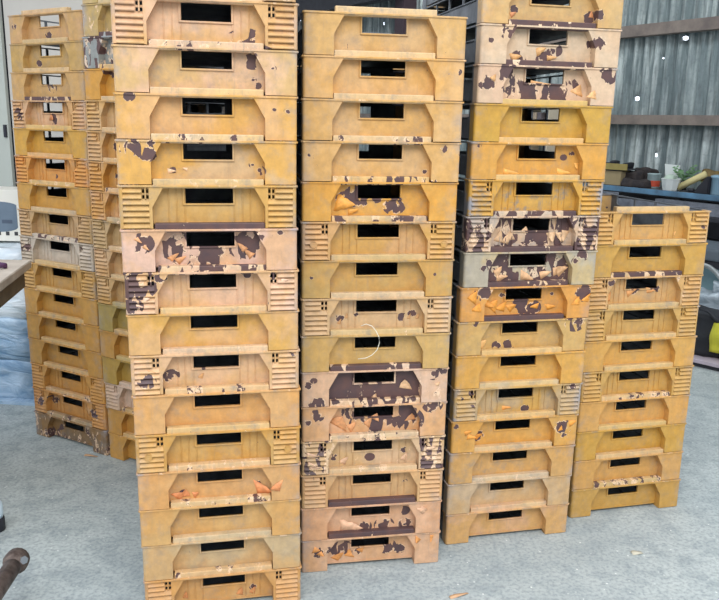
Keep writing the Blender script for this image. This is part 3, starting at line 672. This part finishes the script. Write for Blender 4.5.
# film-wrapped pile
def film_mat(name, a, b):
    m = NT(name); v = m.coord()
    vs = m.n('ShaderNodeVectorMath', operation='MULTIPLY'); m.l(v, vs.inputs[0]); vs.inputs[1].default_value = (1, 1, 3.2)
    n = m.noise(vs.outputs[0], 4, 5, .6, 1.2); m.val(m.b.inputs['Base Color'], m.mix(m.ramp(n, .35, .65), lin(a), lin(b)))
    m.b.inputs['Roughness'].default_value = .22; m.b.inputs['Specular IOR Level'].default_value = .6
    m.bump(n, .8, .03); return m.m
FILM = film_mat('wrinkled_blue_film', (112, 148, 178), (184, 206, 222)); FILM2 = film_mat('milky_film', (206, 220, 226), (236, 242, 244))
pile = thing('wrapped_pile', 'bluish plastic film wrapped pile behind the workbench at far left', 'wrapped goods', (-2.35, 4.6, 0), -.1)
def lump(name, dims, mat, parent, amp=.02, seed=0, cuts=9, rnd=.08):
    rg = random.Random(seed); bm = bmesh.new(); x0, x1, y0, y1, z0, z1 = dims
    bmesh.ops.create_cube(bm, size=1)
    bmesh.ops.subdivide_edges(bm, edges=bm.edges[:], cuts=cuts, use_grid_fill=True)
    cx, cy, cz = (x0+x1)/2, (y0+y1)/2, (z0+z1)/2; sx, sy, sz = x1-x0, y1-y0, z1-z0
    ph = [rg.uniform(0, 6) for _ in range(8)]
    for v in bm.verts:
        c = v.co*2; L = max(abs(c.x), abs(c.y), abs(c.z)); n = c.normalized()
        k = 1-rnd*(c.length-1)
        p = Vector((cx+c.x*k*sx/2, cy+c.y*k*sy/2, cz+c.z*k*sz/2))
        wv = math.sin(p.x*31+ph[0]+2*math.sin(p.z*17+ph[1]))*.5+math.sin(p.z*43+ph[2]+math.sin(p.y*23+ph[3]))*.5+math.sin(p.y*29+ph[4]+p.x*13)*.5
        p += n*amp*wv
        if p.z < z0: p.z = z0
        v.co = p
    return link(name, mesh_of(bm, name, True), mat, parent)
lump('bale', (-.75, .56, -.32, .12, .0, .26), FILM, pile, .014, 1)
lump('bale', (-.75, .54, -.32, .12, .24, .50), FILM, pile, .014, 2)
lump('roll', (-.75, .58, -.34, .12, .48, .74), FILM2, pile, .010, 3, rnd=.2)
lump('roll', (-.75, .54, -.30, .12, .72, .90), FILM2, pile, .010, 4, rnd=.12)
bm = bmesh.new(); prism_z(bm, [(-.7, -.36), (.56, -.36), (.56, .12), (-.7, .12)], .0, .02)
link('ground_sheet', mesh_of(bm, 'ground_sheet'), FILM, pile)
# box with a printed picture of a grey appliance
p = aty(19, 243, 4.42); zb = .915; bw, bh, bd = .5, p.z+.3-zb, .22
CARD = simple('white_carton', (232, 228, 214), .6, var=.04)
p_top = aty(19, 190, 4.42); bh = p_top.z-zb
cb = thing('carton', 'white carton printed with a blue-grey appliance, on the wrapped pile', 'box', (p_top.x-bw/2, 4.42, zb), -.05)
box_obj('carton_body', (-bw/2, bw/2, 0, bd, 0, bh), CARD, cb, .004)
INK = simple('blue_grey_print', (112, 128, 142), .5); INK2 = simple('dark_print', (84, 96, 112), .5); INK3 = simple('black_print', (70, 70, 70), .5)
bm = bmesh.new(); xr = bw/2-.012
cxp, wp = xr-.135, .13
poly = []
for k in range(13):
    a = math.pi*k/12; poly.append((cxp+wp*math.cos(a), bh*.70+.022*math.sin(a)))
for k in range(13):
    a = math.pi+math.pi*k/12; poly.append((cxp+wp*math.cos(a), bh*.28+.03*math.sin(a)))
prism_y(bm, poly, -.0012, .001); link('printed_picture', mesh_of(bm, 'printed_picture'), INK, cb)
bm = bmesh.new(); box(bm, cxp-.03, cxp+.02, -.002, .0, bh*.33, bh*.66); box(bm, cxp-.12, cxp-.06, -.002, 0, bh*.33, bh*.66)
box(bm, cxp+.04, cxp+.1, -.002, 0, bh*.35, bh*.42)
link('printed_panel', mesh_of(bm, 'printed_panel'), INK2, cb)
bm = bmesh.new()
for k in range(6): box(bm, xr-.028-k*.05, xr-.008-k*.05, -.002, 0, .034, .055)
link('printed_symbols', mesh_of(bm, 'printed_symbols'), INK3, cb)

# pipe with bolted end, bottom-left
RUST = simple('rusty_steel', (124, 110, 100), .7, .4, rgb2=(64, 50, 44), scale=30, bump=.3)
BOLT = simple('dull_bolt', (150, 156, 158), .4, .7)
a = atz(17, 560, .13); b = atz(-22, 618, .16)
pr = thing('pipe_arm', 'rusty steel tube with a bolted end, at the bottom-left corner', 'metal arm', (a.x, a.y, 0))
dv = (a-b).normalized()
def loc(v): return Vector(v)-Vector(pr.location)
for nm, pts, r, mt in (('tube', [loc(b-dv*.2), loc(a-dv*.02)], .030, RUST), ('collar', [loc(a-dv*.055), loc(a-dv*.02), loc(a+dv*.012)], [.028, .042, .040], RUST)):
    bm = bmesh.new(); tube(bm, pts, r, 16); link(nm, mesh_of(bm, nm, True), mt, pr)
bm = bmesh.new(); vw = (Vector((0, 0, CH))-a).normalized(); vw = (vw+Vector((.6, 0, 0))).normalized()
tube(bm, [loc(a+vw*.03), loc(a+vw*.056)], .014, 6); link('bolt', mesh_of(bm, 'bolt'), BOLT, pr)
bm = bmesh.new(); bx = b-dv*.15; tube(bm, [loc(bx), Vector((loc(bx).x, loc(bx).y, 0))], .03, 12); link('foot', mesh_of(bm, 'foot', True), RUST, pr)
a = atz(1, 530, 0)
cs = thing('container', 'small white and black canister at the left edge beside the rusty tube', 'canister', (a.x-.02, a.y, 0))
bm = bmesh.new(); lathe(bm, [(.032, 0), (.036, .004), (.036, .05), (.033, .056)], seg=20); link('black_base', mesh_of(bm, 'black_base', True), DARK, cs)
bm = bmesh.new(); lathe(bm, [(.031, .056), (.033, .07), (.032, .115), (.018, .13), (.012, .132)], seg=20); link('white_body', mesh_of(bm, 'white_body', True), simple('pale_blue_plastic', (206, 224, 232), .4, var=.05), cs)
bm = bmesh.new(); lathe(bm, [(.011, .131), (.011, .15), (.008, .152)], seg=14); link('cap', mesh_of(bm, 'cap', True), DARK, cs)

# ------------------------------------------------------------------ right side: blue bench and its clutter (bench coordinates: s along, t back from the front edge)
BZ = .95
f0 = atz(606, 186, BZ); BO = Vector((f0.x, f0.y, 0))
BLUE = simple('blue_painted_edge', (108, 156, 190), .5, rgb2=(84, 112, 134), scale=6)
GREYB = simple('grime_grey_board', (96, 98, 100), .8, rgb2=(66, 66, 70), scale=6)
bb = thing('workbench', 'long workbench with blue edge in front of the corrugated wall', 'workbench', BO, WYAW)
box_obj('bench_top', (-.42, 3.0, .02, .62, BZ-.06, BZ), GREYB, bb)
box_obj('front_edge', (-.42, 3.0, -.01, .02, BZ-.045, BZ+.012), BLUE, bb)
box_obj('lower_shelf', (-.4, 2.9, .05, .6, .4, .44), DARK, bb)
box_obj('back_board', (-.4, 2.9, .58, .61, .44, BZ-.06), DARK, bb)
for s in (-.38, .9, 2.0, 2.9):
    for t in (.05, .56): box_obj('leg', (s-.03, s+.03, t, t+.05, 0, BZ-.06), DARK, bb)
def on_bench(px, py, t=.3):
    """position on the bench top seen at this point of the photo, clamped to the top"""
    v = atz(px, py, BZ); d = v-BO
    s = d.x*TX+d.y*TY; tt = d.x*NX+d.y*NY
    tt = min(max(tt, .07), .5)
    return s
def bw_(s, t, z=BZ): return Vector((BO.x+TX*s+NX*t, BO.y+TY*s+NY*t, z))
def s_at(px, t):
    """bench coordinate s whose sight line has this photo x, at depth t behind the edge"""
    lo, hi = -3., 4.
    for _ in range(40):
        mid = (lo+hi)/2; p = bw_(mid, t)-Vector((0, 0, CH))
        if 359.5+FPX*p.dot(right)/p.dot(fw) < px: lo = mid
        else: hi = mid
    return lo
ppm = 100.   # photo pixels per metre at the bench, roughly
def bench_thing(name, label, cat, px, t, rz=0, group=None): return thing(name, label, cat, bw_(s_at(px, t), t, BZ+.001), WYAW+rz, group)
CARDB = simple('brown_cardboard', (176, 158, 120), .8, var=.12)
t_ = bench_thing('cardboard_box', 'tan cardboard box at the left end of the blue-edged bench', 'box', 613, .3, .1)
box_obj('carton_body', (-.16, .16, -.1, .12, 0, .16), CARDB, t_); box_obj('inner_contents', (-.14, .14, -.08, .1, .155, .175), GREYB, t_)
t_ = bench_thing('wooden_tray', 'flat yellowish tray resting across the cardboard box', 'tray', 615, .34, .1)
t_.location.z = BZ+.178
box_obj('tray_side', (-.22, .24, -.17, -.15, 0, .07), simple('yellow_board', (178, 160, 96), .8), t_, .002)
box_obj('tray_base', (-.22, .24, -.15, .1, 0, .015), GREYB, t_, .002)
for k in range(5):
    o = lump('scrap', (-.2+k*.085, -.13+k*.085, -.12, .02, .016, .06+.02*(k % 3)), DARK, t_, .01, 30+k, 3, .2)
heapm = simple('dark_rags', (74, 66, 62), .9, rgb2=(44, 42, 46), scale=12, bump=.5)
for k, (px, t, sx, sz) in enumerate(((630, .38, .16, .16), (645, .50, .12, .2), (637, .2, .17, .09))):
    t_ = bench_thing('rag_heap', ['crumpled dark cloth heap beside the tan cardboard box', 'taller dark cloth heap behind the red-labelled tin', 'low dark cloth heap in front, left of the red-labelled tin'][k], 'cloth', px, t, 0)
    lump('cloth', (-sx, sx, -.09, .09, 0, sz), heapm, t_, .022, 40+k, 6, .25)
t_ = bench_thing('paint_tin', 'pale tin with a red label among the clutter on the bench', 'tin', 653, .3)
bm = bmesh.new(); lathe(bm, [(.068, 0), (.07, .004), (.07, .15), (.073, .153), (.073, .16), (.066, .162), (.064, .155)], seg=28); link('tin_body', mesh_of(bm, 'tin_body', True), simple('pale_tin', (176, 196, 196), .4, .2, var=.1), t_)
bm = bmesh.new(); lathe(bm, [(.0712, .02), (.0714, .06), (.0712, .085)], seg=28, cap=False)
for v in list(bm.verts):
    if v.co.x < -.01 : bm.verts.remove(v)
link('red_label', mesh_of(bm, 'red_label', True), simple('red_print', (206, 84, 58), .5, var=.1), t_)
WHITE = simple('white_plastic', (228, 234, 230), .45, var=.05)
t_ = bench_thing('paper_sheet', 'upright white sheet leaning behind the white tub on the bench', 'sheet', 668, .42, .1)
bm = bmesh.new(); prism_y(bm, [(-.02, 0), (.07, .0), (.1, .26), (-.09, .27)], -.006, .006)
o = link('sheet', mesh_of(bm, 'sheet'), WHITE, t_, None, (-.15, 0, 0))
t_ = bench_thing('plastic_tub', 'white plastic tub standing on the blue bench edge', 'tub', 670, .16, .0)
bm = bmesh.new(); lathe(bm, [(.07, 0), (.078, .01), (.1, .12), (.105, .125), (.104, .132), (.094, .13), (.07, .02)], seg=8); link('tub', mesh_of(bm, 'tub'), WHITE, t_)
lump('crumpled_bag', (-.06, .06, -.06, .06, .06, .17), simple('clear_green_bag', (196, 214, 196), .4), t_, .014, 50, 5, .25)
GREEN = simple('green_leaf', (98, 152, 92), .6, rgb2=(148, 178, 140), scale=20)
t_ = bench_thing('plant', 'leafy green plant lying among the clutter behind the white tub', 'plant', 681, .42, 0)
rg = random.Random(5)
stems = bmesh.new(); leaves = bmesh.new()
for k in range(11):
    an = rg.uniform(-2.6, .4); L = rg.uniform(.14, .3); el = rg.uniform(.15, 1.1)
    pts = [(L*q_*math.cos(an)*math.cos(el), .4*L*q_*math.sin(an)*math.cos(el), .1+L*q_*math.sin(el)-.08*q_*q_) for q_ in (0, .25, .5, .75, 1)]
    tube(stems, pts, .003, 5)
    for q_ in pts[1:]:
        for sd in (-1, 1):
            c = Vector(q_); dirv = Vector((math.cos(an+sd*.9), sd*.5, rg.uniform(-.3, .5))).normalized(); wv = dirv.cross(Vector((0, 1, .2))).normalized(); ll = rg.uniform(.03, .055)
            P = [c, c+dirv*ll*.5+wv*ll*.28, c+dirv*ll, c+dirv*ll*.5-wv*ll*.28]
            q0 = [leaves.verts.new(x) for x in P]; q1 = [leaves.verts.new(x+Vector((0, .0015, .0005))) for x in P]
            leaves.faces.new(q0); leaves.faces.new(q1[::-1])
            for i in range(4): leaves.faces.new((q0[i], q1[i], q1[(i+1) % 4], q0[(i+1) % 4]))
link('stems', mesh_of(stems, 'stems'), GREEN, t_); link('leaves', mesh_of(leaves, 'leaves'), GREEN, t_)
bm = bmesh.new(); lathe(bm, [(.05, 0), (.065, .1), (.06, .1), (.05, .09)], seg=16); link('pot', mesh_of(bm, 'pot', True), DARK, t_)
t_ = bench_thing('cardboard_tube', 'cream tube leaning diagonally to the right of the white tub', 'tube', 690, .2, 0)
bm = bmesh.new(); tube(bm, [(-.15, 0, .035), (.1, .1, .2)], .035, 16); link('tube', mesh_of(bm, 'tube', True), simple('cream_card', (222, 208, 150), .6, var=.08), t_)
t_ = bench_thing('paper_bag', 'crumpled olive brown bag behind the cream tube on the bench', 'bag', 710, .50, 0)
lump('bag', (-.1, .12, -.07, .09, 0, .24), simple('olive_paper', (138, 116, 66), .7, rgb2=(86, 72, 50), scale=14, bump=.4), t_, .02, 60, 7, .2)
t_ = bench_thing('machine_part', 'dark wedge-shaped machine part between cream tube and blue container', 'machine part', 703, .14, 0)
bm = bmesh.new(); prism_y(bm, [(-.1, 0), (.07, 0), (.08, .17), (.05, .19), (-.04, .08)], -.04, .05); bmesh.ops.bevel(bm, geom=bm.edges[:], offset=.008, segments=2, affect='EDGES'); link('casting', mesh_of(bm, 'casting'), DARK, t_)
bm = bmesh.new(); tube(bm, [(-.17, -.02, .03), (-.1, -.02, .03)], .02, 12); link('spindle', mesh_of(bm, 'spindle', True), DARK, t_)
t_ = bench_thing('plastic_container', 'translucent blue container at the right end of the bench clutter', 'container', 719, .22, 0)
bm = bmesh.new(); lathe(bm, [(.085, 0), (.09, .01), (.095, .17), (.1, .175), (.1, .19), (.06, .2)], seg=24); link('container_body', mesh_of(bm, 'container_body', True), simple('pale_blue_tub', (150, 186, 206), .3, var=.1), t_)

# dark metal rack with lengths of steel, between the short stack and the bench
RAIL = simple('grey_steel_section', (150, 156, 166), .5, .3, rgb2=(104, 108, 116), scale=9)
rk = thing('steel_rack', 'dark steel rack standing in front of the blue-edged bench', 'rack', (3.1, 7.4, 0), WYAW)
box_obj('rack_top', (-1.6, 1.9, -.25, .25, .80, .84), DARK, rk)
box_obj('shelf', (-1.6, 1.9, -.22, .22, .42, .45), DARK, rk)
for s in (-1.55, -.4, .75, 1.85):
    for t in (-.22, .19): box_obj('leg', (s-.03, s+.03, t, t+.04, 0, .8), DARK, rk)
for k, (s0, s1, t, z, hh) in enumerate(((-.7, 1.9, -.15, .842, .07), (-.35, 1.9, .02, .842, .09), (-1.6, -.75, -.14, .842, .12), (-.2, 1.8, .17, .842, .06))):
    root = thing('steel_channel', ['long grey steel channel lying at the front of the dark rack', 'taller grey steel channel lying in the middle of the dark rack', 'short grey steel channel at the left end of the dark rack', 'thin grey steel channel lying at the back of the dark rack'][k], 'steel channel', (3.1+TX*s0+NX*t, 7.4+TY*s0+NY*t, z), WYAW+(.01, -.012, .05, .0)[k], 'steel channels on the rack')
    L = s1-s0; bm = bmesh.new()
    prof = [(-.035, 0), (.035, 0), (.035, hh), (.028, hh), (.028, .008), (-.028, .008), (-.028, hh), (-.035, hh)]
    a_ = [bm.verts.new((0, y, z_)) for y, z_ in prof]; b2 = [bm.verts.new((L, y, z_)) for y, z_ in prof]
    bm.faces.new(a_); bm.faces.new(b2[::-1])
    for i in range(8): bm.faces.new((a_[i], b2[i], b2[(i+1) % 8], a_[(i+1) % 8]))
    bmesh.ops.triangulate(bm, faces=[f for f in bm.faces if len(f.verts) > 4])
    link('channel', mesh_of(bm, 'channel'), RAIL, root)

# board on the floor with bags, behind the short stack
BRD = simple('dusty_mauve_board', (184, 172, 180), .7, var=.12)
bo = thing('floor_board', 'dusty mauve board on the floor beyond the short stack', 'board', (2.31, 5.20, 0), -.80)
box_obj('board', (-.5, 1.4, .0, 1.1, .03, .055), BRD, bo, .002)
for y in (.02, .55, 1.02): box_obj('bearer', (-.5, 1.4, y, y+.06, 0, .03), DARK, bo, 0)
cb_, sb_ = math.cos(-.80), math.sin(-.80)
def onb(x, y, z=.056): return (2.31+cb_*x-sb_*y, 5.20+sb_*x+cb_*y, z)
BLK = simple('black_fabric', (44, 46, 50), .7, rgb2=(30, 32, 36), bump=.3); YEL = simple('lime_yellow_fabric', (206, 200, 60), .6, var=.12, bump=.3)
t_ = thing('tool_bag', 'black bag with lime yellow side on the mauve board at right', 'bag', onb(.02, .24), -.80)
lump('bag_body', (-.3, .2, -.14, .14, 0, .3), BLK, t_, .012, 70, 8, .15)
lump('yellow_panel', (.06, .36, -.17, .12, .04, .27), YEL, t_, .014, 71, 8, .2)
tube_obj('strap', [(-.2, -.12, .26), (-.1, -.17, .36), (.05, -.17, .33), (.12, -.14, .25)], .012, BLK, t_)
PLAS = film_mat('clouded_grey_plastic', (130, 144, 152), (186, 198, 204))
for k, (x, y, d, z, sd, lb) in enumerate(((-.1, .62, (-.3, .28, -.15, .15, 0, .36), .056, 72, 'clouded plastic sack on the board behind the black and yellow bag'), (.78, .78, (-.3, .4, -.2, .2, 0, .52), .056, 73, 'tall clouded plastic sack at right edge behind the black and yellow bag'))):
    t_ = thing('plastic_sack', lb, 'sack', onb(x, y), -.80); lump('sack', d, PLAS, t_, .03, sd, 9, .22)
    bm = bmesh.new(); tube(bm, [((d[0]+d[1])/2, 0, d[5]-.05), ((d[0]+d[1])/2, 0, d[5]+.02), ((d[0]+d[1])/2+.02, 0, d[5]+.07)], [.06, .025, .05], 12); link('tied_neck', mesh_of(bm, 'tied_neck', True), PLAS, t_)
# machine with a curved pipe behind them
mc = thing('machine', 'dark grey machine with a curved pipe at the right edge', 'machine', (3.25, 6.15, 0), WYAW)
box_obj('housing', (-.75, .5, -.25, .25, .0, .56), DARK, mc, .02)
box_obj('top_cover', (-.7, .5, -.27, .2, .56, .66), simple('slate_cover', (104, 114, 122), .5), mc, .02)
pc = [Vector((-.62+.30*(1-math.cos(a)), -.36, .12+.42*math.sin(a))) for a in [k*math.pi/14 for k in range(15)]]
tube_obj('curved_pipe', pc, .02, simple('bright_pipe', (176, 182, 180), .35, .5), mc, 10)
box_obj('window', (-.5, -.16, -.262, -.24, .2, .5), simple('teal_glass', (120, 150, 156), .2), mc, .004)
# cream storage shelves glimpsed through the crate handles
CREAM = simple('cream_shelf', (214, 200, 176), .6, var=.1)
s_c = to_wall(530, 140, -.5)
sh = thing('shelf_unit', 'cream shelf unit behind the stack right of centre, seen through handle openings', 'shelf', (PX+TX*s_c[0]-NX*.55, PY+TY*s_c[0]-NY*.55, 0), WYAW)
for z in (.1, .6, 1.05, 1.45, 1.85): box_obj('shelf_board', (-.52, .52, -.2, .2, z, z+.03), CREAM, sh)
for s in (-.52, 0, .52): box_obj('upright', (s-.02, s+.02, -.2, .2, 0, 2.), CREAM, sh)
for k in range(9):
    t_ = thing('binder', 'pale binder standing on the cream shelf unit behind the crates', 'binder', (sh.location.x+TX*(-.44+k*.083+(.09 if k > 4 else 0)), sh.location.y+TY*(-.44+k*.083+(.09 if k > 4 else 0)), 1.481), WYAW, 'binders on the cream shelf unit')
    box_obj('binder_cover', (-.035, .035, -.14, .1, 0, .29), simple('binder_%s' % 'abc'[k % 3], ((226, 214, 190), (196, 176, 150), (120, 112, 116))[k % 3], .6), t_, .003)

# ------------------------------------------------------------------ small things
CHIP = simple('paint_chip', (214, 170, 128), .7)
for k, (px, py, L, w_, an, lb) in enumerate(((459, 595.5, .075, .018, .45, 'peeled orange paint strip lying on the concrete in the foreground'), (637, 553, .045, .03, .2, 'pale flake of paint on the concrete right of the stacks'), (91, 456, .07, .02, -.2, 'peeled paint strip on the floor by the far-left stack'))):
    q = atz(px, py, .001); bm = bmesh.new(); N = 6; rows = []
    for i in range(N+1):
        u = i/N; ww = w_*(.5+.5*math.sin(u*2.6+.3)); rows.append([bm.verts.new((L*(u-.5), s_*ww/2, .002+.003*math.sin(u*4+s_))) for s_ in (-1, 0, 1)])
    for i in range(N):
        for j in range(2): bm.faces.new((rows[i][j], rows[i][j+1], rows[i+1][j+1], rows[i+1][j]))
    o = link('paint_flake', mesh_of(bm, 'paint_flake', True), CHIP if k != 1 else simple('pale_chip', (206, 200, 176), .7), None, q, (0, 0, an)); sm = o.modifiers.new('t', 'SOLIDIFY'); sm.thickness = .001
    tag(o, lb, 'paint flake', 'paint flakes on the floor')
# white string hanging on the centre stack
pts = []
for px, py in ((361, 326), (366, 324), (372, 326), (376, 331), (379, 337), (379.5, 343), (377, 350), (372, 355), (366, 358), (358, 359)):
    pts.append(aty(px, py, 2.545))
o = tube_obj('string', pts, .0013, simple('white_string', (232, 226, 206), .7), None, 6); tag(o, 'thin white string looping down the middle of the centre stack', 'string')

# ------------------------------------------------------------------ light: daylight from the open shed doors behind the camera, cool ambient
wd = bpy.data.worlds.new('daylight'); SC.world = wd; wd.use_nodes = True
nt = wd.node_tree; bg = nt.nodes['Background']
tc = nt.nodes.new('ShaderNodeTexCoord'); sx_ = nt.nodes.new('ShaderNodeSeparateXYZ'); nt.links.new(tc.outputs['Generated'], sx_.inputs[0])
mr = nt.nodes.new('ShaderNodeMapRange'); nt.links.new(sx_.outputs[2], mr.inputs[0])
for k_, v_ in enumerate((-.1, .8, .5, 2.8)): mr.inputs[k_+1].default_value = v_
# the low sky beyond the back wall is bright open daylight, seen only through the torn sheets
def wmath(op, a, b):
    o = nt.nodes.new('ShaderNodeMath'); o.operation = op
    for k_, v_ in ((0, a), (1, b)):
        if isinstance(v_, (int, float)): o.inputs[k_].default_value = v_
        else: nt.links.new(v_, o.inputs[k_])
    return o.outputs[0]
low = wmath('MULTIPLY', wmath('LESS_THAN', sx_.outputs[2], .3), wmath('GREATER_THAN', sx_.outputs[1], .55))
nt.links.new(wmath('ADD', mr.outputs[0], wmath('MULTIPLY', low, 3.5)), bg.inputs[1]); bg.inputs[0].default_value = (*lin((232, 240, 255)), 1)
def area(name, loc, target, sx, sy, power, col):
    L = bpy.data.lights.new(name, 'AREA'); L.shape = 'RECTANGLE'; L.size = sx; L.size_y = sy; L.energy = power; L.color = col
    o = bpy.data.objects.new(name, L); COL.objects.link(o); o.location = loc
    o.rotation_euler = (Vector(target)-Vector(loc)).to_track_quat('-Z', 'Y').to_euler(); return o
area('open_doorway_daylight', (.3, -1.6, 4.6), (0, 3.2, .9), 4.0, 2.0, 190, (1, .96, .9))
area('back_wall_fill', (1.8, 7.2, 4.6), (3.0, 9.0, 1.0), 3.0, 1.2, 130, (.92, .97, 1))  # fill lamp added to brighten the corrugated back wall
area('far_wall_fill', (.2, 11.0, 4.6), (.5, 13.6, 2.0), 3.0, 1.5, 130, (.92, .97, 1))  # second added fill, lifts the far left part of the wall
SC.view_settings.view_transform = 'Standard'; SC.view_settings.look = 'None'; SC.view_settings.gamma = 1; SC.view_settings.use_curve_mapping = False
SC.view_settings.exposure = -.1
